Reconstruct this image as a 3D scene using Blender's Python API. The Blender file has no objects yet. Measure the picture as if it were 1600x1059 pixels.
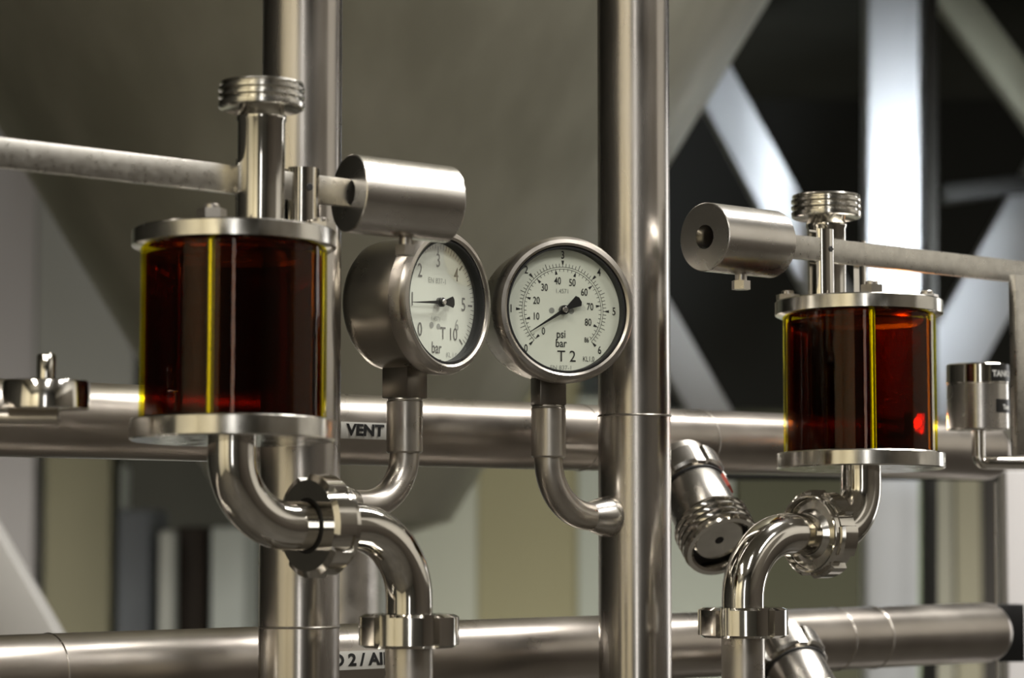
import bpy, math, random
from mathutils import Vector, Matrix
R = math.radians
random.seed(7)
C = bpy.context.scene
COL = C.collection

# ------------------------------------------------------------------ camera
F = 4300.0                      # focal length in pixels of the 1600 px wide frame
PITCH = math.atan(320.5 / F)
CAMZ = 1.5
cd = bpy.data.cameras.new('camera'); cam = bpy.data.objects.new('camera', cd); COL.objects.link(cam)
cam.location = (0, 0, CAMZ); cam.rotation_euler = (R(90) + PITCH, 0, 0)
cd.sensor_width = 36; cd.sensor_fit = 'HORIZONTAL'; cd.lens = F * 36 / 1600
cd.clip_start = .05; cd.clip_end = 60
cd.dof.use_dof = True; cd.dof.focus_distance = 1.88; cd.dof.aperture_fstop = 7.5
C.camera = cam
C.view_settings.view_transform = 'Standard'; C.view_settings.look = 'None'
C.view_settings.gamma = 1; C.view_settings.use_curve_mapping = False
C.view_settings.exposure = 0.15

# ------------------------------------------------------------------ world and lamps
w = bpy.data.worlds.new('world'); C.world = w; w.use_nodes = True
w.node_tree.nodes['Background'].inputs[0].default_value = (.50, .52, .50, 1)
w.node_tree.nodes['Background'].inputs[1].default_value = .10

def lamp(name, loc, target, sx, sy, power, col=(1, .95, .86), spread=180):
    l = bpy.data.lights.new(name, 'AREA'); l.shape = 'RECTANGLE'; l.size = sx; l.size_y = sy
    l.energy = power; l.color = col; l.spread = R(spread)
    o = bpy.data.objects.new(name, l); COL.objects.link(o); o.location = loc
    o.rotation_euler = (Vector(target) - Vector(loc)).to_track_quat('-Z', 'Y').to_euler()
    return o
def down(name, loc, rz, sx, sy, power, col):
    o = lamp(name, loc, Vector(loc) - Vector((0, 0, 1)), sx, sy, power, col); o.rotation_euler = (0, 0, R(rz)); return o
down('ceiling_lamp', (1.70, 2.95, 3.95), -40, .30, 1.9, 60, (1, .97, .92))
down('ceiling_lamp', (1.25, 2.0, 3.95), -40, .40, .60, 62, (1, .97, .92))
down('ceiling_lamp', (-1.6, -1.2, 3.95), 0, .4, 1.8, 75, (1, .94, .84))
down('ceiling_lamp', (.6, -1.4, 3.95), 0, .3, 1.6, 50, (1, .96, .90))
down('ceiling_lamp', (2.5, .1, 3.95), 0, .3, 1.6, 55, (1, .97, .93))
lamp('cream_wall_fill', (-1.6, -2.4, 3.6), (-2.6, -4.0, 1.9), 1.6, .4, 60, (1, .95, .85))  # added lamp that brightens the cream panelling, no fixture modelled
lamp('strip_lamp', (.36, -3.85, 2.1), (.36, 1.9, 2.1), .40, 2.4, 12, (1, .98, .95))
lamp('side_window_lamp', (3.4, 4.9, 2.0), (0, 2.0, 1.6), 1.0, 2.4, 30, (.98, .96, .95))
lamp('frame_lamp', (.98, 3.40, 1.64), (.62, 4.3, 1.97), .2, .2, 2.4, (.88, .94, 1), 38)
lamp('far_wall_lamp', (-.1, 4.6, .5), (.0, 6.0, 1.15), 3.0, .3, 19, (1, .97, .88), 120)

# ------------------------------------------------------------------ pixel <-> place
cp, sp_ = math.cos(PITCH), math.sin(PITCH)
def ray(px, py):
    dx, dz = (px - 800) / F, -(py - 529.5) / F
    return Vector((dx, cp - dz * sp_, sp_ + dz * cp))
CAM = Vector((0, 0, CAMZ))
TH = R(41)
U = Vector((math.cos(TH), math.sin(TH), 0)); NRM = Vector((math.sin(TH), -math.cos(TH), 0))
def ad(px, py, Y):
    d = ray(px, py); return CAM + d * (Y / d.y)
O0 = ad(469, 850, 1.81)
def at(px, py, v=0.0):
    """point seen at a pixel, on the vertical plane that lies v in front of the rack's plane"""
    d = ray(px, py); t = (NRM.dot(O0 - CAM) + v) / NRM.dot(d); return CAM + d * t
def sc(P):
    """metres per pixel there"""
    return P.y / F

# ------------------------------------------------------------------ materials
def nt(name):
    m = bpy.data.materials.new(name); m.use_nodes = True
    return m, m.node_tree, m.node_tree.nodes['Principled BSDF']
def noise(t, scale, vec=None, detail=3):
    n = t.nodes.new('ShaderNodeTexNoise'); n.inputs['Scale'].default_value = scale; n.inputs['Detail'].default_value = detail
    if vec: t.links.new(vec, n.inputs['Vector'])
    return n.outputs['Fac']
def mapping(t, scale, rot=(0, 0, 0), src='Object'):
    tc = t.nodes.new('ShaderNodeTexCoord'); mp = t.nodes.new('ShaderNodeMapping')
    t.links.new(tc.outputs[src], mp.inputs['Vector']); mp.inputs['Scale'].default_value = scale
    mp.inputs['Rotation'].default_value = rot
    return mp.outputs[0]
def ramp(t, fac, c0, c1, p0=0., p1=1.):
    r = t.nodes.new('ShaderNodeValToRGB'); e = r.color_ramp.elements
    f = lambda c: (c, c, c, 1) if not hasattr(c, '__len__') else (*c, 1)
    e[0].color = f(c0); e[1].color = f(c1); e[0].position = p0; e[1].position = p1
    t.links.new(fac, r.inputs[0]); return r.outputs[0]
def bump(t, fac, bsdf, strength, dist):
    b = t.nodes.new('ShaderNodeBump'); b.inputs['Strength'].default_value = strength; b.inputs['Distance'].default_value = dist
    t.links.new(fac, b.inputs['Height']); t.links.new(b.outputs[0], bsdf.inputs['Normal'])
def steel(name, c0, c1, r0, r1, scale=(1, 1, 1), nscale=30, bs=0.0, bd=.0003, aniso=0):
    m, t, b = nt(name)
    v = mapping(t, scale); n = noise(t, nscale, v, 5)
    t.links.new(ramp(t, n, c0, c1, .38, .68), b.inputs['Base Color'])
    n2 = noise(t, nscale * 1.7, v, 4)
    t.links.new(ramp(t, n2, r0, r1, .35, .7), b.inputs['Roughness'])
    b.inputs['Metallic'].default_value = 1
    if bs: bump(t, n2, b, bs, bd)
    return m
POL = steel('polished_steel', (.68, .655, .60), (.78, .755, .71), .06, .14, (1, 1, 1), 22)
FLG = steel('machined_steel', (.60, .58, .53), (.74, .72, .67), .10, .30, (1, 1, .6), 40)
TURN = steel('turned_steel', (.60, .575, .53), (.72, .69, .65), .26, .28, (1, 1, 1), 25)
SAT = steel('satin_steel', (.50, .47, .42), (.62, .58, .53), .26, .38, (1, 1, 1), 30)
PIPE = steel('pipe_steel', (.44, .41, .375), (.60, .57, .53), .20, .36, (1, 1, .22), 16)
HPIPE = steel('header_pipe_steel', (.42, .38, .34), (.56, .52, .47), .27, .38, (1, 1, 1), 9)
BARM = steel('worn_bar_steel', (.54, .52, .475), (.62, .60, .55), .27, .36, (1, 1, 1), 150)
CASE = steel('gauge_case_steel', (.44, .41, .35), (.50, .47, .405), .27, .31, (1, 1, 1), 18)
BLK = steel('dark_brass_block', (.22, .20, .17), (.30, .27, .235), .3, .42, (1, 1, 1), 30)
TNK = steel('tank_steel', (.34, .33, .26), (.46, .445, .36), .42, .55, (3, 3, .35), 2.4)
def plain(name, col, rough=.5, metal=0., spec=.5):
    m, t, b = nt(name); b.inputs['Base Color'].default_value = (*col, 1)
    b.inputs['Roughness'].default_value = rough; b.inputs['Metallic'].default_value = metal
    b.inputs['Specular IOR Level'].default_value = spec
    return m
def paint(name, col, rough=.6, var=.12, scale=3, spec=.15):
    m, t, b = nt(name); n = noise(t, scale, mapping(t, (1, 1, 1)), 4)
    t.links.new(ramp(t, n, tuple(c * (1 - var) for c in col), tuple(min(1, c * (1 + var)) for c in col), .3, .7), b.inputs['Base Color'])
    b.inputs['Roughness'].default_value = rough; b.inputs['Specular IOR Level'].default_value = spec; return m
BLACK = plain('black_rubber', (.006, .006, .006), .55)
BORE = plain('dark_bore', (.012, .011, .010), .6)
INK = plain('black_ink', (.012, .012, .012), .6)
GREYINK = plain('grey_ink', (.30, .31, .29), .6)
DIAL = paint('dial_white', (.80, .83, .74), .5, .02, 30)
WHITE = paint('white_label', (.66, .65, .60), .55, .03, 40)
BLABEL = plain('black_label', (.008, .008, .008), .35)
WINK = plain('white_ink', (.75, .75, .72), .5)
NEEDLE = plain('black_needle', (.008, .008, .008), .4)
HUB = steel('hub_steel', (.55, .54, .5), (.6, .59, .55), .25, .3)
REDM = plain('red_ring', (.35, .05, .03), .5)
def clear(name, tint, gloss=(1, 1, 1), rough=.02, fscale=1.0, ior=1.5):
    m = bpy.data.materials.new(name); m.use_nodes = True; t = m.node_tree; t.nodes.clear()
    out = t.nodes.new('ShaderNodeOutputMaterial'); mix = t.nodes.new('ShaderNodeMixShader')
    tr = t.nodes.new('ShaderNodeBsdfTransparent'); gl = t.nodes.new('ShaderNodeBsdfGlossy'); fr = t.nodes.new('ShaderNodeFresnel')
    tr.inputs[0].default_value = (*tint, 1); gl.inputs['Color'].default_value = (*gloss, 1); gl.inputs['Roughness'].default_value = rough
    fr.inputs['IOR'].default_value = ior
    mu = t.nodes.new('ShaderNodeMath'); mu.operation = 'MULTIPLY'; mu.inputs[1].default_value = fscale
    t.links.new(fr.outputs[0], mu.inputs[0]); t.links.new(mu.outputs[0], mix.inputs[0])
    t.links.new(tr.outputs[0], mix.inputs[1]); t.links.new(gl.outputs[0], mix.inputs[2]); t.links.new(mix.outputs[0], out.inputs[0])
    return m
PANE = clear('gauge_pane', (.985, .99, .98), (1, 1, 1), .03, .22)
AMBER = clear('amber_glass', (.95, .91, .22), (1, .97, .9), .02, .32)
AMBER_IN = clear('amber_glass_bore', (.95, .91, .22), (1, 1, 1), .05, .0)
LIQ = clear('dark_amber_liquid', (.155, .017, .001), (1, .26, .03), .04, .50, 1.4)
def glow(name, col, s):
    m, t, b = nt(name); b.inputs['Base Color'].default_value = (*col, 1)
    b.inputs['Emission Color'].default_value = (*col, 1); b.inputs['Emission Strength'].default_value = s
    return m

# ------------------------------------------------------------------ mesh helpers
class MB:
    def __init__(s): s.v = []; s.f = []; s.m = []
    def add(s, vs, fs, mi=0, M=None):
        b = len(s.v)
        for p in vs: s.v.append(tuple(M @ Vector(p)) if M else tuple(p))
        for f in fs: s.f.append([b + i for i in f]); s.m.append(mi)
        return s
    def lathe(s, prof, seg=64, M=None, rf=None, mi=0, closed=False):
        vs = []; rings = []
        for (r, h) in prof:
            if abs(r) < 1e-9: rings.append([len(vs)]); vs.append((0, 0, h)); continue
            ring = []
            for i in range(seg):
                a = 2 * math.pi * i / seg; rr = rf(a, r) if rf else r
                ring.append(len(vs)); vs.append((rr * math.cos(a), rr * math.sin(a), h))
            rings.append(ring)
        fs = []; pairs = list(zip(rings, rings[1:])) + ([(rings[-1], rings[0])] if closed else [])
        for A, B in pairs:
            for i in range(seg):
                j = (i + 1) % seg
                if len(A) == 1 and len(B) == 1: break
                if len(A) == 1: fs.append((A[0], B[j], B[i]))
                elif len(B) == 1: fs.append((A[i], A[j], B[0]))
                else: fs.append((A[i], A[j], B[j], B[i]))
        return s.add(vs, fs, mi, M)
    def cyl(s, r, h0, h1, seg=48, M=None, c=.0006, mi=0):
        return s.lathe([(0, h0), (r - c, h0), (r, h0 + c), (r, h1 - c), (r - c, h1), (0, h1)], seg, M, None, mi)
    def box(s, x0, x1, y0, y1, z0, z1, M=None, c=.0, mi=0):
        if c <= 0:
            vs = [(x, y, z) for x in (x0, x1) for y in (y0, y1) for z in (z0, z1)]
            fs = [(0, 1, 3, 2), (4, 6, 7, 5), (0, 4, 5, 1), (2, 3, 7, 6), (0, 2, 6, 4), (1, 5, 7, 3)]
            return s.add(vs, fs, mi, M)
        import bmesh
        bm = bmesh.new(); bmesh.ops.create_cube(bm, size=1)
        for v in bm.verts:
            v.co = Vector(((x0 + x1) / 2 + v.co.x * (x1 - x0), (y0 + y1) / 2 + v.co.y * (y1 - y0), (z0 + z1) / 2 + v.co.z * (z1 - z0)))
        bmesh.ops.bevel(bm, geom=bm.edges[:], offset=c, segments=2, affect='EDGES', profile=.5)
        bm.verts.index_update()
        s.add([v.co.copy() for v in bm.verts], [[v.index for v in f.verts] for f in bm.faces], mi, M); bm.free(); return s
    def prism(s, pts, h0, h1, M=None, mi=0, cap=True):
        n = len(pts); vs = [(x, y, h0) for x, y in pts] + [(x, y, h1) for x, y in pts]
        fs = [(i, (i + 1) % n, n + (i + 1) % n, n + i) for i in range(n)]
        if cap: fs += [tuple(range(n - 1, -1, -1)), tuple(range(n, 2 * n))]
        return s.add(vs, fs, mi, M)
    def tube(s, pts, r, seg=40, caps=True, mi=0):
        pts = [Vector(p) for p in pts]; n = len(pts); rs = r if hasattr(r, '__len__') else [r] * n
        T = [((pts[min(i + 1, n - 1)] - pts[max(i - 1, 0)])).normalized() for i in range(n)]
        a = T[0].orthogonal().normalized(); vs = []; fs = []
        for i in range(n):
            a = (a - T[i] * a.dot(T[i])).normalized(); b = T[i].cross(a)
            for k in range(seg):
                q = 2 * math.pi * k / seg; vs.append(pts[i] + a * (rs[i] * math.cos(q)) + b * (rs[i] * math.sin(q)))
        for i in range(n - 1):
            for k in range(seg):
                j = (k + 1) % seg; fs.append((i * seg + k, i * seg + j, (i + 1) * seg + j, (i + 1) * seg + k))
        if caps: fs += [tuple(range(seg - 1, -1, -1)), tuple((n - 1) * seg + k for k in range(seg))]
        return s.add(vs, fs, mi)
    def torus(s, R_, r, M=None, seg=64, sub=10, mi=0):
        return s.lathe([(R_ + r * math.cos(2 * math.pi * k / sub), r * math.sin(2 * math.pi * k / sub)) for k in range(sub)], seg, M, None, mi, True)
    def text(s, txt, size, f, mi=0, stretch=1.0, align='CENTER', bold=0.0):
        cu = bpy.data.curves.new('t', 'FONT'); cu.body = txt; cu.size = size; cu.align_x = align; cu.align_y = 'CENTER'
        cu.resolution_u = 4; cu.offset = bold
        o = bpy.data.objects.new('t', cu); COL.objects.link(o)
        me = o.evaluated_get(bpy.context.evaluated_depsgraph_get()).to_mesh()
        s.add([f(v.co.x * stretch, v.co.y) for v in me.vertices], [list(p.vertices) for p in me.polygons], mi)
        bpy.data.objects.remove(o); bpy.data.curves.remove(cu); return s
    def build(s, name, mats, parent=None, angle=35, label=None, smooth=True):
        me = bpy.data.meshes.new(name); me.from_pydata(s.v, [], s.f)
        for m in (mats if isinstance(mats, (list, tuple)) else [mats]): me.materials.append(m)
        me.polygons.foreach_set('material_index', s.m)
        import bmesh
        bm = bmesh.new(); bm.from_mesh(me)
        if max(s.m) == 0: bmesh.ops.recalc_face_normals(bm, faces=bm.faces[:])
        bm.to_mesh(me); bm.free()
        if smooth:
            me.polygons.foreach_set('use_smooth', [True] * len(me.polygons)); me.set_sharp_from_angle(angle=R(angle))
        me.update()
        o = bpy.data.objects.new(name, me); COL.objects.link(o)
        if parent: o.parent = parent
        if label: o['label'] = label
        return o
def tag(o, label, cat, group=None):
    o['label'] = label; o['category'] = cat
    if group: o['group'] = group
    return o
def thing(name, loc, rz, label, cat, group=None, rot=None):
    o = bpy.data.objects.new(name, None); COL.objects.link(o); o.empty_display_size = .02
    o.location = loc
    if rot is not None: o.rotation_mode = 'QUATERNION'; o.rotation_quaternion = rot
    else: o.rotation_euler = (0, 0, rz)
    return tag(o, label, cat, group)
def struct(o): o['kind'] = 'structure'; return o
def axis_m(loc, d, up=(0, 0, 1)):
    """local z along d"""
    q = Vector(d).to_track_quat('Z', 'Y'); return Matrix.Translation(loc) @ q.to_matrix().to_4x4()
def hexpts(r, n=6, ph=0): return [(r * math.cos(2 * math.pi * i / n + ph), r * math.sin(2 * math.pi * i / n + ph)) for i in range(n)]
def arc(c, a, b, r, n=16, q0=0, q1=90):
    """points c + a*r*cos + b*r*sin"""
    c, a, b = Vector(c), Vector(a), Vector(b)
    return [c + a * (r * math.cos(R(q0 + (q1 - q0) * i / n))) + b * (r * math.sin(R(q0 + (q1 - q0) * i / n))) for i in range(n + 1)]
Z = Vector((0, 0, 1))

# ------------------------------------------------------------------ room
FLOORM = paint('concrete_floor', (.07, .064, .055), .45, .2, 2)
WALLM = paint('grey_green_wall', (.36, .37, .31), .6, .05, 1)
BEIGE = paint('cream_wall', (.66, .61, .47), .6, .04, 1)
DARKW = paint('dark_cladding', (.075, .072, .062), .6, .2, 2, .03)
CEIL = paint('grey_ceiling', (.30, .29, .26), .7, .1, 1)
X0, X1, Y0, Y1, ZC = -3.6, 3.6, -4.0, 6.2, 4.0
def slab(name, x0, x1, y0, y1, z0, z1, m): return struct(MB().box(x0, x1, y0, y1, z0, z1).build(name, m, smooth=False))
slab('floor', X0, X1, Y0, Y1, -.1, 0, FLOORM)
slab('ceiling', X0, X1, Y0, Y1, ZC, ZC + .1, CEIL)
slab('wall_back', X0, X1, Y1, Y1 + .1, 0, ZC, WALLM)
slab('wall_front', X0, X1, Y0 - .1, Y0, 0, ZC, DARKW)
slab('wall_left', X0 - .1, X0, Y0, Y1, 0, ZC, DARKW)
slab('wall_right', X1, X1 + .1, Y0, Y1, 0, ZC, paint('right_wall', (.55, .53, .49), .6, .05, 1))
slab('trim_18', .42, X1, 3.5, Y1, 2.46, 2.56, paint('dark_light_blocker', (.02, .02, .016), .7, .2, 2, .03))       # slab added over the frame to block light from the ceiling lamps
slab('trim_21', X1 - .06, X1, Y0, 1.3, 1.68, 3.1, paint('brown_panel', (.10, .09, .075), .6, .1, 1))
slab('trim_19', X1 - .05, X1, Y0, 4.6, .0, 1.68, paint('brown_dado', (.075, .065, .055), .6, .1, 1))
slab('trim_1', -3.5, -1.3, Y0, Y0 + .06, .1, 3.6, BEIGE)       # cream panelling behind the camera
slab('trim_2', X0, X0 + .06, -3.9, -.4, .1, 3.6, BEIGE)

# far wall: upright panels of different colours
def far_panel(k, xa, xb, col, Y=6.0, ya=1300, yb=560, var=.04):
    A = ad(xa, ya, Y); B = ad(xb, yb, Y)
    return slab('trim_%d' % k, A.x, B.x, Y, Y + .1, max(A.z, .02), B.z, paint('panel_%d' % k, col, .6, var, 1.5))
far_panel(3, -300, 62, (.42, .40, .40), 6.0, 1500, 0)
far_panel(4, 62, 182, (.23, .215, .145), 6.05, 1500, -100)
far_panel(20, 55, 215, (.27, .27, .25), 5.9, 680, -100)
far_panel(5, 560, 745, (.42, .43, .36), 6.0, 1500, 400)
far_panel(6, 745, 905, (.28, .26, .16), 6.02, 1500, 400)
far_panel(7, 905, 1150, (.36, .38, .33), 6.0, 1500, 620)
far_panel(8, 1150, 1368, (.085, .085, .055), 6.0, 1500, 620)
far_panel(9, 1368, 1452, (.35, .42, .27), 6.0, 1500, 620)
far_panel(10, 1452, 1486, (.34, .33, .27), 5.98, 1500, 620)
far_panel(11, 1486, 1502, (.03, .028, .02), 6.0, 1500, 620)
far_panel(12, 1502, 1530, (.33, .31, .23), 5.98, 1500, 620)
far_panel(13, 1530, 1556, (.06, .055, .05), 6.0, 1500, 620)
far_panel(14, 1556, 1800, (.25, .235, .20), 6.02, 1500, 620)
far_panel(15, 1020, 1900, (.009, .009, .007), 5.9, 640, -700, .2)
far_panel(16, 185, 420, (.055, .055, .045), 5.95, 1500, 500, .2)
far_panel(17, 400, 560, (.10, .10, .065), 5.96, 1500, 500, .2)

# ------------------------------------------------------------------ conical tank behind
Yt = 3.7
tc = ad(530, 825, Yt); mpp = Yt / F
zb = tc.z
t = thing('conical_tank', (tc.x, Yt + .1, 0), 0, 'large grey-green conical steel tank filling the background behind the gauges', 'tank')
rb = 190 * mpp; slope = .61
prof = [(0, zb - .012), (rb * .55, zb - .008), (rb * .9, zb + .01), (rb, zb + .035)]
top = zb + .035 + 2.0
for i in range(1, 21):
    z = zb + .035 + (2.0) * i / 20; prof.append((rb + slope * (z - zb - .035), z))
prof = [p for p in prof if p[1] < 3.3] + [(rb + slope * (3.3 - zb - .035), 3.3), (rb + slope * (3.3 - zb - .035), 3.9), (0, 3.9)]
MB().lathe(prof, 128).build('cone_shell', TNK, t)
m = MB().cyl(.05, .0, zb - .01, 32, None, .002)
m.build('outlet_pipe', SAT, t)
TNK.node_tree.nodes['Principled BSDF'].inputs['Metallic'].default_value = .62
LEGM = paint('tank_leg_steel', (.30, .31, .29), .5, .1, 5)
for a in (0, 90, 180):
    MB().box(-.04, .04, -.04, .04, 0, 3.7, Matrix.Translation((1.22 * math.cos(R(a)), 1.22 * math.sin(R(a)) + .1, 0)), .004).build('leg', LEGM, t)

# ------------------------------------------------------------------ steel frame members on the right
STRUT = paint('pale_strut', (.60, .62, .64), .45, .06, 4)
OLIVE = paint('olive_strut', (.22, .215, .16), .5, .08, 4)
GREYS = paint('grey_strut', (.42, .41, .39), .5, .06, 4)
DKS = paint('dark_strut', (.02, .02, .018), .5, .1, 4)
def strut(name, p0, p1, wpx, Y, mat, label, Y2=None, depth=.06, cat='steel strut', group=None):
    A = ad(*p0, Y); B = ad(*p1, Y2 or Y); wd = wpx * Y / F; d = B - A; L = d.length
    z = d.normalized(); x = z.cross(Vector((0, 1, 0))).normalized(); y = z.cross(x)
    Mx = Matrix((x, y, z)).transposed().to_4x4(); Mx.translation = A
    o = MB().box(-wd / 2, wd / 2, -depth / 2, depth / 2, 0, L, None, .004).build(name, mat)
    o.matrix_world = Mx; return tag(o, label, cat, group)
strut('steel_column', (1388, 1700), (1392, -200), 80, 4.3, STRUT, 'wide pale upright steel column behind the right sight glass', depth=.08, cat='column')
strut('diagonal_strut', (1085, 75), (1430, 710), 66, 4.5, STRUT, 'pale slanting strut running down from the tank edge towards the right weight')
strut('diagonal_strut', (1690, 195), (1440, 640), 92, 4.7, STRUT, 'broad bright slanting strut under the right lever arm')
strut('diagonal_strut', (1400, -120), (1720, 310), 56, 4.4, OLIVE, 'olive slanting strut crossing the top right corner')
strut('dark_post', (1452, 1700), (1452, -200), 18, 4.0, DKS, 'thin black post standing just right of the pale column', cat='post')
strut('cross_rail', (1470, 305), (1800, 262), 26, 4.58, DKS, 'dark cross rail between the slanting struts at the right', cat='rail')
strut('diagonal_strut', (1015, 480), (1140, 700), 60, 4.5, GREYS, 'short grey strut seen low between the right pipe and the right sight glass')
strut('diagonal_strut', (-100, 765), (140, 1180), 112, 3.0, GREYS, 'thick light grey strut slanting across the bottom left corner')
wp = ad(1598, 1059, 2.75)
o = MB().box(-.014, .10, 0, .04, -1.2, ad(1598, 735, 2.75).z - wp.z, None, .002).build('white_post', paint('white_post_paint', (.74, .72, .72), .5, .03, 4))
o.location = (wp.x, wp.y, wp.z); o.location.z = wp.z; tag(o, 'white painted post at the right border below the tank labels', 'post')
# things standing far back on the left
def bgbox(name, x0, x1, ya, yb, Y, col, label, cat, metal=False, dp=.25):
    A = ad(x0, ya, Y); B = ad(x1, yb, Y)
    o = MB().box(0, B.x - A.x, 0, dp, 0, B.z - .0, None, .008).build(name, paint(name + '_paint', col, .5, .08, 6))
    o.location = (A.x, Y, 0); return tag(o, label, cat)
bgbox('grey_cabinet', 182, 238, 1000, 795, 5.2, (.13, .14, .155), 'slate grey cabinet far behind beside the olive wall panel', 'cabinet')
bgbox('white_pipe_duct', 246, 272, 1000, 828, 5.1, (.46, .47, .44), 'narrow white upright duct between the grey cabinet and the dark machine', 'duct', dp=.08)
bgbox('dark_machine', 275, 322, 1000, 822, 5.2, (.035, .027, .022), 'dark machine standing far back right of the narrow white duct', 'machine')
bgbox('white_panel_cabinet', 328, 384, 1000, 822, 5.1, (.45, .48, .46), 'whitish cabinet far back left of the front upright pipe', 'cabinet')
bgbox('pale_canister', 186, 198, 1000, 728, 5.4, (.34, .36, .33), 'slim pale canister behind the slate grey cabinet', 'canister', dp=.06)

# ------------------------------------------------------------------ upright pipes
PR = .0265
def upright(px, seam_y, label):
    P = at(px, 850, 0)
    t = thing('upright_pipe', (P.x, P.y, 0), 0, label, 'pipe')
    MB().cyl(PR, 0, 3.95, 96, None, .001).build('tube', PIPE, t)
    zs = at(px, seam_y, 0).z
    MB().torus(PR - .0002, .0009, Matrix.Translation((0, 0, zs)), 96, 8).build('weld_seam', SAT, t)
    for f in (.08, 3.9):
        MB().cyl(.05, f - .08 if f < 1 else f, f if f < 1 else 3.99, 64, None, .002).build('foot_flange' if f < 1 else 'ceiling_flange', SAT, t)
    return P
PL = upright(468, 979, 'stout upright steel pipe behind the larger front sight glass')
PRP = upright(992, 650, 'stout upright steel pipe right of the T 2 gauge with a branch welded to it')

# ------------------------------------------------------------------ horizontal header pipes
VB = -.095
def header(ycs, rad, label, end_px, word, lx, ly, lw, lh, seams, tsize, level):
    A = at(-160, ycs[0], VB); B = at(end_px, ycs[1], VB)
    if level: A.z = B.z = (A.z + B.z) / 2
    tilt = -math.atan2(B.z - A.z, (B - A).length)
    B2 = Vector((B.x, B.y, B.z)); L = (B2 - A).length
    t = thing('header_pipe', A, TH, label, 'pipe'); t.rotation_euler = (0, tilt, TH)
    br = rad * 1.6
    prof = [(0, L)] + [(rad * math.sin(R(q)), L - rad * .75 * (1 - math.cos(R(q)))) for q in range(10, 91, 10)] + [(rad, L * .5), (rad, 0), (rad, -.25), (0, -.25)]
    MB().lathe(prof, 96, Matrix.Rotation(R(90), 4, 'Y')).build('tube', HPIPE, t)
    for sx in seams:
        P = at(sx, 700, VB); d = (Vector((P.x, P.y, 0)) - Vector((A.x, A.y, 0))).length
        MB().torus(rad - .0001, .0007, Matrix.Translation((d, 0, 0)) @ Matrix.Rotation(R(90), 4, 'Y'), 72, 8).build('weld_seam', SAT, t)
    # label wrapped round the front of the pipe
    P = at(lx, ly, VB + rad * .9); d0 = (Vector((P.x, P.y, 0)) - Vector((A.x, A.y, 0))).dot(U); zc = P.z - (A.z - math.tan(tilt) * d0)
    ph0 = math.asin(max(-.9, min(.9, zc / rad)))
    def wrap(off): return lambda x, y: (d0 + x, -(rad + off) * math.cos(ph0 + y / rad), (rad + off) * math.sin(ph0 + y / rad))
    m = MB(); f = wrap(.00025); n = 10
    vs = [f((-.5 + i) * lw, (-.5 + j / n) * lh) for j in range(n + 1) for i in (0, 1)]
    m.add(vs, [(2 * j, 2 * j + 1, 2 * j + 3, 2 * j + 2) for j in range(n)], 0)
    m.text(word, tsize, wrap(.0008), 1, 1.22, bold=.00045)
    m.build('label', [WHITE, INK], t, label='white label with black lettering')
    return A, L
HA, HL = header((651, 703), .0252, 'upper horizontal steel header pipe carrying the VENT label', 1560, 'VENT', 567, 673, .043, .0118, (905, 1090), .0108, True)
LA, LL = header((1062, 987), .0258, 'lower horizontal steel header pipe carrying the air label', 1562, 'CO 2 / AIR', 553, 1031, .060, .0130, (80, 1300, 1358), .0112, False)

# ------------------------------------------------------------------ threaded nozzles under the header pipes
def nozzle(base, label, s=1.0, d=(.30, -.68, -.67)):
    d = Vector(d).normalized(); q = d.to_track_quat('Z', 'Y')
    t = thing('threaded_nozzle', base, 0, label, 'pipe fitting', rot=q)
    MB().lathe([(0, .018), (.0235, .018), (.0235, .05), (0, .05)], 64).build('neck', SAT, t)
    def nf(a, r): return r - (.0025 if abs(((a * 6 / (2 * math.pi)) % 1) - .5) < .16 and r > .027 else 0)
    MB().lathe([(.020, .028), (.0275, .028), (.0295, .030), (.0295, .046), (.0275, .048), (.020, .048)], 96, None, nf, closed=True).build('locking_collar', TURN, t)
    MB().torus(.0255, .0012, Matrix.Translation((0, 0, .051)), 64).build('gasket', BORE, t)
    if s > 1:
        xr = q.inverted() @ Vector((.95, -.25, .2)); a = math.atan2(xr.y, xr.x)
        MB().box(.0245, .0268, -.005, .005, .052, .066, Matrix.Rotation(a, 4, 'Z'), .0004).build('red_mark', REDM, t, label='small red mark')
    MB().lathe([(.019, .050), (.0248, .050), (.0252, .052), (.0252, .086), (.0245, .088), (.019, .088)], 80, closed=True).build('barrel', TURN, t)
    prof = [(.0225, .086), (.0265, .087)]
    for k in range(4):
        z = .088 + k * .0062; prof += [(.0272, z), (.0298, z + .0018), (.0298, z + .0036), (.0274, z + .0056)]
    prof += [(.0293, .1135), (.0285, .1150), (.0250, .1150), (.0232, .1135), (.0228, .100), (.0228, .086)]
    MB().lathe(prof, 96, closed=True).build('thread_ring', POL, t)
    MB().lathe([(.0228, .100), (.0200, .100), (.0200, .1035), (.0228, .1035)], 80, closed=True).build('seal', BLACK, t)
    m = MB().lathe([(0, .095), (.0185, .095), (.0195, .1), (.0195, .1065), (.0185, .1075), (.0035, .1075), (.003, .105), (0, .105)], 80)
    m.build('plug', FLG, t)
    MB().lathe([(0, .1052), (.003, .1052), (.003, .1078), (0, .1078)], 24).build('plug_dimple', BORE, t)
    return t
b1 = at(1048, 700, VB + .008)
nozzle(b1, 'threaded steel nozzle with round plug and red mark hanging under the upper header pipe', 1.1)
b2 = at(1205, 978, VB + .012)
nozzle(b2, 'threaded steel nozzle on the lower header pipe below the right sight glass outlet')
b3 = at(-62, 1050, VB + .012)
nozzle(b3, 'threaded nozzle peeking in at the bottom left corner')

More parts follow.
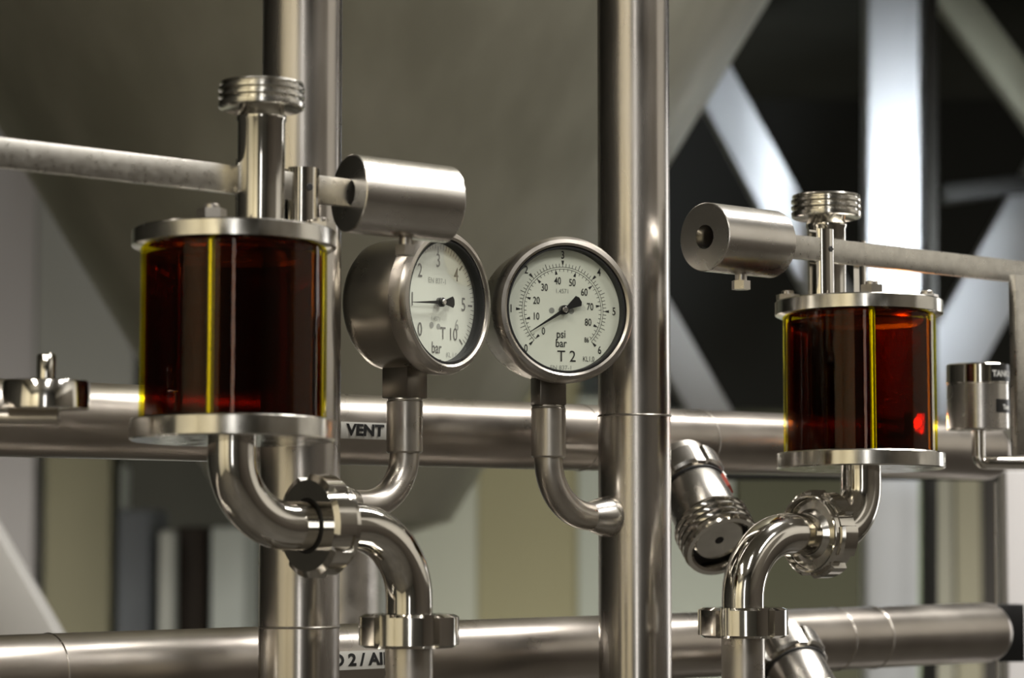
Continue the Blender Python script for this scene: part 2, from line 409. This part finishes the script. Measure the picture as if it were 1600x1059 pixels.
# ------------------------------------------------------------------ gauge branches (elbow + socket)
def branch(P, sgn, y_end, y_s0, y_s1, px, label):
    """P: pipe axis; sgn: direction along U"""
    d = U * sgn
    S = at(px, y_s0, 0); s = (Vector((S.x, S.y, 0)) - Vector((P.x, P.y, 0))).length
    zc = at(px, y_end, 0).z; z0 = at(px, y_s0, 0).z; z1 = at(px, y_s1, 0).z
    rz = math.atan2(d.y, d.x)
    t = thing('gauge_branch', (P.x, P.y, zc), rz, label, 'pipe branch')
    br = min(.040, z0 - zc - .001); r = .0102
    pts = [(PR + .012, 0, 0), (s - br, 0, 0)] + [(s - br + br * math.sin(R(q)), 0, br - br * math.cos(R(q))) for q in range(6, 91, 6)] + [(s, 0, z0 - zc + .002)]
    MB().tube(pts, r, 48).build('elbow', SAT, t)
    My = Matrix.Rotation(R(90), 4, 'Y')
    MB().lathe([(.0125, PR - .006), (.0148, PR + .001), (.0145, PR + .004), (r + .0006, PR + .017), (r, PR + .0185), (0, PR + .0185)], 56, My).build('weld_cone', TURN, t)
    MB().lathe([(0, z0 - zc - .0002), (.0115, z0 - zc), (.0124, z0 - zc + .0012), (.0124, z1 - zc - .0008), (.0118, z1 - zc), (0, z1 - zc)], 56, Matrix.Translation((s, 0, 0))).build('socket', SAT, t)
    MB().torus(.0108, .0012, Matrix.Translation((s, 0, z1 - zc + .0008)), 48, 8).build('sealing_ring', BARM, t)
    return S, z1
S10, z10 = branch(PL, 1, 790, 708, 626, 632, 'short bent steel branch under the sideways gauge beside the counterweight')
S2, z2 = branch(PRP, -1, 806, 715, 637, 857, 'short bent steel branch under the front-facing psi and bar gauge')

# ------------------------------------------------------------------ gauges
def gauge(S, z1, ctr_y, px_c, phi, rad, kind, label, bw):
    zc = at(px_c, ctr_y, .03).z
    t = thing('pressure_gauge', (S.x, S.y, z1), R(phi), label, 'pressure gauge')
    h = zc - z1
    # local: front is -y; lathe axis (local z of profile) -> -y
    M = Matrix.Translation((0, -.0045, h)) @ Matrix.Rotation(R(90), 4, 'X')    # z -> -y
    k = rad / .0505
    rc = .0462 * k
    MB().lathe([(0, -.0280), (rc * .70, -.0280), (rc * .90, -.0260), (rc * .975, -.0215), (rc, -.0155), (rc, .007), (rc * 1.012, .0085), (rc * 1.012, .022), (rc * .97, .022), (rc * .97, .0), (0, .0)], 128, M).build('case', CASE, t)
    R0 = rad
    MB().lathe([(rc * .99, .0195), (R0 - .001, .0195), (R0, .0205), (R0, .0290), (R0 - .0006, .0308), (R0 - .0024, .0335), (R0 - .0050, .0340), (R0 - .0066, .0330), (R0 - .0072, .0310), (R0 - .0072, .0285), (rc * .96, .0285)], 128, M).build('bezel', SAT, t)
    rin = R0 - .0074
    MB().lathe([(rin, .0320), (rin, .0225), (rin - .0012, .0225), (rin - .0012, .0320)], 128, M, closed=True).build('inner_ring', BLACK, t)
    rd = rin - .0013; zd = .0240
    m = MB(); m.lathe([(0, zd), (rd, zd), (rd, zd - .001), (0, zd - .001)], 96, M)
    def P2(x, y, off=.00015): return tuple(M @ Vector((x, y, zd + off)))
    # M: rot +90 about X: (x,y,z)->(x,-z,y): x right, y up, z -> -y front
    def pol(a, r): return (r * math.sin(R(a)), r * math.cos(R(a)))
    def bar_(a, r0, r1, w0, w1=None, off=.00015, mi=1):
        w1 = w1 or w0; q = R(a); dx, dy = math.sin(q), math.cos(q); nx, ny = dy, -dx
        c = [(r0 * dx + nx * w0, r0 * dy + ny * w0), (r0 * dx - nx * w0, r0 * dy - ny * w0), (r1 * dx - nx * w1, r1 * dy - ny * w1), (r1 * dx + nx * w1, r1 * dy + ny * w1)]
        m.add([P2(*p, off) for p in c], [(0, 1, 2, 3)], mi)
    def ring(r, w, a0, a1):
        n = 90; vs = []
        for i in range(n + 1):
            a = a0 + (a1 - a0) * i / n; vs += [P2(*pol(a, r - w)), P2(*pol(a, r + w))]
        m.add(vs, [(2 * i, 2 * i + 1, 2 * i + 3, 2 * i + 2) for i in range(n)], 1)
    def disc(x, y, r, mi=1, off=.0002):
        m.add([P2(x + r * math.cos(2 * math.pi * i / 20), y + r * math.sin(2 * math.pi * i / 20), off) for i in range(20)], [tuple(range(20))], mi)
    def tx(s, x, y, size, st=.8, mi=1, bold=.00008): m.text(s, size * 1.25, lambda a, b: P2(x + a, y + b, .0003), mi, st, bold=bold)
    u = rad / 112.0      # one photo pixel on the dial
    if kind == 2:
        rr = 66 * u
        ring(rr, .35 * u, -135, 135); ring(rr - 3.0 * u, .35 * u, -135, 135)
        for i in range(61):
            a = -135 + 4.5 * i
            if i % 10 == 0:
                bar_(a, rr, rr + 6 * u, .5 * u, .5 * u); bar_(a, rr + 4 * u, rr + 10 * u, 1.0 * u, 2.2 * u); 
                x, y = pol(a, rr + (19 if i in (0, 60) else 18) * u); tx(str(i // 10), x, y, 13.5 * u, .72)
            else: bar_(a, rr, rr + (8.5 if i % 5 == 0 else 5.5) * u, .42 * u)
        for k in range(0, 44):
            v = k * 2; a = -135 + v * 270 / 87.0
            if v % 10 == 0:
                bar_(a, rr - 3 * u, rr - 7 * u, .5 * u); bar_(a, rr - 6 * u, rr - 11 * u, 1.0 * u, 2.2 * u)
                x, y = pol(a, rr - (21 if v else 19) * u); tx(str(v), x + (1.5 * u if v == 0 else 0), y, 12.5 * u, .72)
            else: bar_(a, rr - 3 * u, rr - 7 * u, .40 * u)
        x, y = pol(138, rr - 11 * u); tx('86', x + 2 * u, y - 4 * u, 8.5 * u, .72)
        tx('psi', -3 * u, -37 * u, 14 * u, .8); tx('bar', -3 * u, -51 * u, 14 * u, .8)
        tx('T 2', 6 * u, -71 * u, 19.5 * u, .92, bold=.00003); tx('KL1,0', 42 * u, -74 * u, 9 * u, .72, bold=0)
        tx('1.4571', -1 * u, 29 * u, 7.5 * u, .9, 2, 0); tx('EN 837-1', -3 * u, -88 * u, 7.5 * u, 1.0, 2, 0)
        disc(-18 * u, -1 * u, 4.5 * u, 2); disc(14 * u, -1 * u, 4.5 * u, 2)
        ang = -122.0
    else:
        rr = 88 * u
        for i in range(61):
            a = -135 + 4.5 * i
            if i % 10 == 0:
                bar_(a, rr - 12 * u, rr - 1 * u, 1.5 * u)
                x, y = pol(a, rr - 24 * u) if i != 60 else (47 * u, -33 * u); tx(str(i // 10), x, y, (24 if i != 60 else 20) * u, .78, 1 if i != 60 else 2)
            else: bar_(a, rr - (8 if i % 5 == 0 else 5) * u, rr + 3 * u, .45 * u, None, .00015, 1)
        tx('EN 837-1', -2 * u, 33 * u, 9.5 * u, 1.0, 2, 0); tx('bar', -4 * u, -71 * u, 20 * u, .75)
        tx('T 10', 27 * u, -48 * u, 22 * u, .85, bold=.00002); tx('KL 1,0', 34 * u, -80 * u, 9 * u, .9, 2, 0)
        disc(-16 * u, -36 * u, 5 * u, 2); disc(1 * u, -37 * u, 4.5 * u, 2)
        tx('1.4571', -6 * u, -26 * u, 8 * u, .9, 2, 0)
        bar_(0, -rr - 3 * u, -rr, 8 * u)
        ang = -94.0
    m.build('dial', [DIAL, INK, GREYINK], t, smooth=False)
    # pointer
    m = MB(); zp = zd + .0035
    q = R(ang); dx, dy = math.sin(q), math.cos(q); nx, ny = dy, -dx
    L = (rr - (0 if kind == 2 else 16 * u))
    def loc2(a, b): return (a * dx + b * nx, a * dy + b * ny)
    out = [loc2(L, .5 * u), loc2(8 * u, 2.6 * u), loc2(-8 * u, 3.4 * u), loc2(-27 * u, 8.8 * u)] + [loc2(-(30.5) * u, 4 * u), loc2(-(30.5) * u, -4 * u)] + [loc2(-27 * u, -8.8 * u), loc2(-8 * u, -3.4 * u), loc2(8 * u, -2.6 * u), loc2(L, -.5 * u)]
    m.prism(out, zp, zp + .0005, M)
    p = m.build('pointer', NEEDLE, t, smooth=False)
    MB().cyl(7.2 * u, zp - .003, zp + .0012, 40, M, .0003).build('pointer_hub', NEEDLE, p)
    MB().cyl(4.6 * u, zp + .001, zp + .0026, 40, M, .0004).build('hub_cap', HUB, p)
    MB().lathe([(0, .0290), (rin, .0290), (rin, .0275), (0, .0275)], 96, M).build('window_pane', PANE, t)
    # block under the case
    hb = h - rc + .006
    MB().box(-bw / 2, bw / 2, -bw / 2, bw / 2, .0016, hb, None, .0008).build('connection_block', BLK, t)
    MB().cyl(.007, .0, .003, 32, None, .0002).build('thread', BARM, t)
    return t
gauge(S10, z10, 470, 660, 53.5, .0490, 10, 'pressure gauge lettered T 10 turned sideways under the counterweight', 'x' and .022)
gauge(S2, z2, 484, 883, 20, .0516, 2, 'pressure gauge lettered T 2 with psi and bar scales beside the upright pipe', .0200)

# ------------------------------------------------------------------ sight glasses
def notch(n, w, dpt, rmin):
    def f(a, r):
        q = ((a * n / (2 * math.pi)) % 1)
        return r - dpt if (abs(q - .5) < w and r > rmin) else r
    return f
def device(px, rz_u, side, y_tt, y_tb, y_bt, y_bb, neck_xy, neck_top_y, A_xy, B_xy, bar_yaw, rods, w0, w1, arm, tags, bar_y, tiltbar, neck_ring_y, postA_y, postB_y):
    """side=+1: outlet runs along +U; -1 along -U"""
    ax = at(px, y_bb, .10); X, Y = ax.x, ax.y
    Zs = lambda y: ad(px, y, Y).z
    zt1, zt0, zb1, zb0 = Zs(y_tt), Zs(y_tb), Zs(y_bt), Zs(y_bb)
    lean = Matrix.Rotation(R(-1.4), 4, 'X')
    t = thing('sight_glass', (X, Y, zb0), 0, tags[0], 'sight glass')
    t.rotation_euler = (R(-1.4), 0, 0)
    H = lambda z: z - zb0
    RF = .0617
    MB().lathe([(0, 0), (RF - .0012, 0), (RF, .0010), (RF, H(zb1) - .0010), (RF - .0010, H(zb1)), (0, H(zb1))], 128).build('bottom_flange', FLG, t)
    MB().lathe([(0, H(zt0)), (RF - .0030, H(zt0)), (RF, H(zt0) + .0016), (RF, H(zt1) - .0010), (RF - .0010, H(zt1)), (0, H(zt1))], 128).build('top_flange', FLG, t)
    RG = .0562
    MB().lathe([(RG, H(zb1)), (RG, H(zt0))], 128).lathe([(RG - .0012, H(zt0)), (RG - .0012, H(zb1))], 128, mi=1).build('amber_cylinder', [AMBER, AMBER_IN], t)
    RL = .0528
    MB().lathe([(RL, H(zb1) + .0004), (RL, H(zt0) - .0040)], 128).build('dark_liquid', LIQ, t)
    for a in rods:
        x, y = .0521 * math.sin(R(a)), -.0521 * math.cos(R(a))
        T = Matrix.Translation((x, y, 0))
        MB().cyl(.0026, H(zb1), H(zt0), 24, T, .0001).build('tie_rod', POL, t)
        n = MB().prism(hexpts(.0088, 6, R(a + 20)), H(zt1), H(zt1) + .0058, T).build('nut', SAT, t, smooth=False)
        MB().cyl(.0046, H(zt1) + .003, H(zt1) + .0088, 24, T, .0006).build('bolt_end', SAT, n)
    # neck with threaded ring
    T = Matrix.Translation((neck_xy[0], neck_xy[1], 0)); rn = .0143
    zn = H(Zs(neck_ring_y[1])); zn2 = H(Zs(neck_ring_y[0]))
    MB().lathe([(0, H(zt1)), (rn, H(zt1)), (rn, zn - .008), (rn + .0008, zn - .0065), (rn + .0008, zn - .004), (rn - .0006, zn - .002), (rn - .0006, zn + .004), (0, zn + .004)], 72, T).build('neck', POL, t)
    hh = zn2 - zn; prof = [(.010, zn + .0035), (rn, zn + .0035), (.0245, zn), (.0258, zn + .0008)]
    for k in range(3):
        z = zn + hh * (.10 + .27 * k); prof += [(.0261, z + hh * .04), (.0261, z + hh * .14), (.0236, z + hh * .20), (.0236, z + hh * .25)]
    prof += [(.0255, zn + hh * .92), (.0250, zn + hh), (.0200, zn + hh), (.0190, zn + hh * .94), (.0120, zn + hh * .90), (.010, zn + hh * .8)]
    MB().lathe(prof, 96, T, closed=True).build('thread_ring', FLG, t)
    # slotted posts that carry the lever
    by = bar_y
    def post(xy, r, ya, name, slotdir):
        T = Matrix.Translation((xy[0], xy[1], 0)); top = H(Zs(ya))
        # two half-round cheeks either side of the slot
        sl = .0034
        for sg in (1, -1):
            q0 = math.asin(min(.95, sl / r)); pts = []
            for i in range(17):
                a = q0 + (math.pi - 2 * q0) * i / 16; pts.append((r * math.cos(a), sg * r * math.sin(a)))
            if sg < 0: pts.reverse()
            o = MB().prism(pts, H(zt1), top, T @ Matrix.Rotation(slotdir, 4, 'Z')).build(name, POL, t)
        return T
    post(A_xy, .0112 if side > 0 else .0095, postA_y, 'fork_cheek', bar_yaw)
    post(B_xy, .0046, postB_y, 'guide_cheek', bar_yaw)
    # pins through the forks
    dz = H(Zs(bar_y))
    for (xy, rr, pr) in ((A_xy, .0112 if side > 0 else .0095, .0022), (B_xy, .0046, .0015)):
        Mx = Matrix.Translation((xy[0], xy[1], dz)) @ Matrix.Rotation(bar_yaw, 4, 'Z') @ Matrix.Rotation(R(90), 4, 'X')
        MB().cyl(pr, -rr - .0008, rr + .0008, 20, Mx, .0003).build('pin', BORE, t)
    # lever: bar and counterweight
    lt = thing('relief_lever', (X + A_xy[0], Y + A_xy[1], Zs(bar_y)), 0, tags[1], 'lever')
    lt.rotation_euler = (0, R(tiltbar), bar_yaw + (0 if side > 0 else math.pi))
    MB().box(-arm, w1 - .012, -.0030, .0030, -.0086, .0086, None, .0006).build('bar', BARM, lt)
    My = Matrix.Rotation(R(90), 4, 'Y'); RW = .0243
    cw = MB().lathe([(.0086, w0), (RW - .0006, w0), (RW, w0 + .0006), (RW, w1 - .0006), (RW - .0006, w1), (.0086, w1)], 128, My, closed=True).build('counterweight', TURN, lt)
    MB().lathe([(.00865, w0 + .0002), (.00865, w1 - .0002)], 40, My).build('bore', BORE, cw)
    Td = Matrix.Translation(((w0 + w1) / 2 + (.006 if side > 0 else -.0025), 0, -RW))
    sc_ = MB().cyl(.0042, -.006, .004, 24, Td, .0004); sc_.build('set_screw', SAT, cw)
    MB().prism(hexpts(.0068), -.0105, -.0042, Td).build('screw_head', SAT, cw, smooth=False)
    # outlet: elbow, union nut, elbow, union nut, pipe, all in one upright plane
    ot = thing('outlet_pipe', (X, Y, zb0), TH + (0 if side > 0 else math.pi), tags[2], 'pipe')
    rt = .0149; Dn1, Dn2 = (.0665, .1365) if side > 0 else (.0475, .1245)
    zn1 = -( .0505 if side > 0 else .0475); br = .042 if side > 0 else .036
    pts = [(0, 0, .001), (0, 0, zn1 + br)] + [(br - br * math.cos(R(q)), 0, zn1 + br - br * math.sin(R(q))) for q in range(6, 91, 6)] + [(Dn1 + .002, 0, zn1)]
    MB().tube(pts, rt, 56).build('elbow', POL, ot)
    br2 = .046; z_end = -.115 if side > 0 else -.112
    pts = [(Dn1 + .001, 0, zn1), (Dn2 - br2, 0, zn1)] + [(Dn2 - br2 + br2 * math.sin(R(q)), 0, zn1 - br2 + br2 * math.cos(R(q))) for q in range(6, 91, 6)] + [(Dn2, 0, z_end)]
    MB().tube(pts, rt, 56).build('elbow', POL, ot)
    RN = .0318
    nf = notch(6, .13, .0040, .0290)
    def nut(M, lip, name='union_nut'):
        c = .0018; h = .0105
        mid = [(RN, h - c - .0045), (RN - c, h - .0045), (.0282, h - .0042), (.0280, h - .0006), (.0274, h), (.0262, h)] if lip else [(RN, h - c), (RN - c - .001, h), (.0262, h)]
        n = MB().lathe([(.0172, -h), (RN - c - .002, -h), (RN, -h + c)] + mid + [(.0256, h - .0055), (.0172, h - .0075)], 144, M, nf, closed=True).build(name, POL, ot, angle=25)
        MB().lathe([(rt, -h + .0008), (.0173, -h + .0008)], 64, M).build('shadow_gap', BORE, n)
        MB().lathe([(rt, h - .0005), (.0182, h - .0040), (.0250, h - .0052)], 64, M).build('liner', FLG, n)
        return n
    nut(Matrix.Translation((Dn1, 0, zn1)) @ Matrix.Rotation(R(90), 4, 'Y') @ Matrix.Rotation(R(20), 4, 'Z'), True)
    z2n = tags[3]
    zn2 = ad(px + (1 if side > 0 else -1) * 200, z2n, (ax + U * side * Dn2).y).z - zb0
    nut(Matrix.Translation((Dn2, 0, zn2)) @ Matrix.Rotation(R(180), 4, 'X') @ Matrix.Rotation(R(12), 4, 'Z'), False)
    MB().lathe([(0, z_end + .004), (rt + .0003, z_end + .004), (rt + .0006, -1.2), (0, -1.2)], 56).build('down_pipe', SAT, ot).location = (Dn2, 0, 0)
    return ax
device(363, 0, 1, 360, 390, 656, 689, (.0170, -.014), 170, (.0388, .0188), (.0050, -.0020), R(31), (-9, 97, -135), .033, .103, .42,
       ('amber sight glass with steel flanges standing in front of the upright pipe, nearest the camera',
        'steel lever bar with shiny counterweight hanging above the T 10 gauge',
        'polished swan-neck outlet pipe with two notched union nuts under the front sight glass', 985), 287, 2.2, (135, 176), 255, 246)
device(1345, 0, -1, 470, 495, 708, 733, (-.0215, .014), 0, (-.0292, -.0158), (.0028, .0125), R(42), (3, 99, -99), .054, .123, .30,
       ('amber sight glass with a red glow low inside, beneath the lever with the worn weight',
        'steel lever bar with scratched counterweight in front of the dark frame and pale struts',
        'polished swan-neck outlet pipe with notched union nuts under the sight glass with the red glow', 972), 394, -.2, (300, 336), 363, 372)

# hanger strap and labelled cup at the right edge
P = at(1592, 430, .075)
zt, zl = ad(1592, 438, 2.13).z, ad(1592, 712, 2.13).z
o = thing('hanger_strap', (ad(1594, 560, 2.13).x, 2.13, zl), R(42), 'flat steel strap hanging down from the lever arm at the right border', 'strap')
MB().box(-.009, .009, -.0035, .0035, 0, zt - zl + .004, None, .0008).build('strap', BARM, o)
c0 = ad(1528, 620, 2.19); kk = 2.19 / F
t = thing('sampling_valve', (c0.x, c0.y, ad(1528, 672, 2.19).z), 0, 'small round steel valve body with black TANK labels beside the right sight glass', 'valve')
hc = 103 * kk; rc = 48 * kk; seam = hc - 31 * kk
MB().lathe([(0, 0), (rc - .001, 0), (rc, .001), (rc, seam - .0003), (rc - .0005, seam), (0, seam)], 96).build('body', TURN, t)
MB().lathe([(0, seam), (rc - .0002, seam), (rc + .0003, seam + .0005), (rc + .0003, hc - .001), (rc - .0007, hc), (0, hc)], 96).build('cap', POL, t)
def cyl_label(word, a0, wd, z0, z1, size, tx0):
    m = MB(); n = 12; rr = rc + .0005
    f = lambda s_, z, o=0: ((rr + o) * math.sin(a0 + s_ / rr), -(rr + o) * math.cos(a0 + s_ / rr), z)
    m.add([f(wd * i / n, z) for i in range(n + 1) for z in (z0, z1)], [(2 * i, 2 * i + 2, 2 * i + 3, 2 * i + 1) for i in range(n)], 0)
    m.text(word, size, lambda a, b: f(tx0 + a, (z0 + z1) / 2 - .001 + b, .0004), 1, .95, align='LEFT', bold=.0002)
    m.build('label', [BLABEL, WINK], t, label='black label with white lettering')
cyl_label('TANK 0', R(15), .034, seam + .0012, hc - .0008, .0068, .0010)
cyl_label('Tank', R(26), .028, seam - .0235, seam - .0128, .0052, .0065)
rr = .0052
pts = [(0, 0, .003), (0, 0, -.020)] + [(.006 - .006 * math.cos(R(q)), 0, -.020 - .006 * math.sin(R(q))) for q in range(15, 91, 15)] + [(.10, .02, -.026)]
MB().tube(pts, rr, 32).build('drain_tube', POL, t)

# knob at the left edge
c1 = ad(72, 618, 1.60); kk = 1.6 / F
t = thing('valve_knob', (c1.x, c1.y, c1.z), 0, 'round polished steel knob with short stem at the left border before the header pipe', 'knob')
MB().lathe([(0, -24 * kk), (66 * kk, -22 * kk), (68 * kk, -20 * kk), (68 * kk, 20 * kk), (66 * kk, 23 * kk), (0, 24 * kk)], 96).build('disc', POL, t)
MB().lathe([(0, 22 * kk), (15 * kk, 22 * kk), (15 * kk, 62 * kk), (13 * kk, 65 * kk), (0, 65 * kk)], 40).build('stem', POL, t)
MB().cyl(13.5 * kk, 0, .12, 40, Matrix.Translation((16 * kk, .012, -33 * kk)) @ Matrix.Rotation(R(-90), 4, 'Y') @ Matrix.Rotation(R(0), 4, 'X'), .0008).build('spindle', SAT, t)

# dark box behind the end of the lower header pipe
A = ad(1522, 1034, 2.45)
o = MB().box(0, .045, 0, .03, 0, ad(1522, 944, 2.45).z - A.z, None, .001).build('junction_box', plain('black_box', (.01, .01, .01), .3))
o.location = A; tag(o, 'small black box behind the closed end of the lower header pipe', 'box')
A = ad(1558, 1059, 2.42)
o = MB().cyl(.0009, -1.3, .17, 12, None, .0001).build('thin_rod', SAT); o.location = A
tag(o, 'thin upright steel rod in front of the small black box', 'rod')

# lamp added behind the right sight glass to make its red glow
RED = glow('lit_lamp', (1, .35, .12), 260)
lc = at(1432, 661, VB + .0252 + .006)
t = thing('glow_lamp', lc, TH, 'small round lamp added on the upper header pipe to glow red through the sight glass', 'lamp')
Mf = Matrix.Rotation(R(90), 4, 'X')
CUPM = plain('cup_paint', (.85, .82, .78), .7)
r_ = .0042
MB().lathe([(0, r_)] + [(r_ * math.sin(R(q)), r_ * math.cos(R(q))) for q in range(15, 91, 15)] + [(r_, -.003), (0, -.003)], 32, Mf).build('bulb', glow('lit_lamp', (1, .36, .08), 380), t)
MB().lathe([(.0040, -.0035), (.0065, -.0015), (.0082, .0015), (.0092, .0055), (.0097, .0055), (.0088, -.0040), (0, -.0045)], 48, Mf).build('reflector_cup', CUPM, t)
MB().lathe([(.0097, .0050), (.0103, .0050), (.0095, -.0055), (0, -.0060), (0, -.0050), (.0089, -.0045)], 48, Mf, closed=True).build('housing', BLACK, t)

strut('lower_strip', (1130, 744), (1600, 744), 12, 2.9, DKS, 'thin dark strip just under the upper header pipe at the right', depth=.03, cat='rail')  # plain dark strip just below the right part of the header
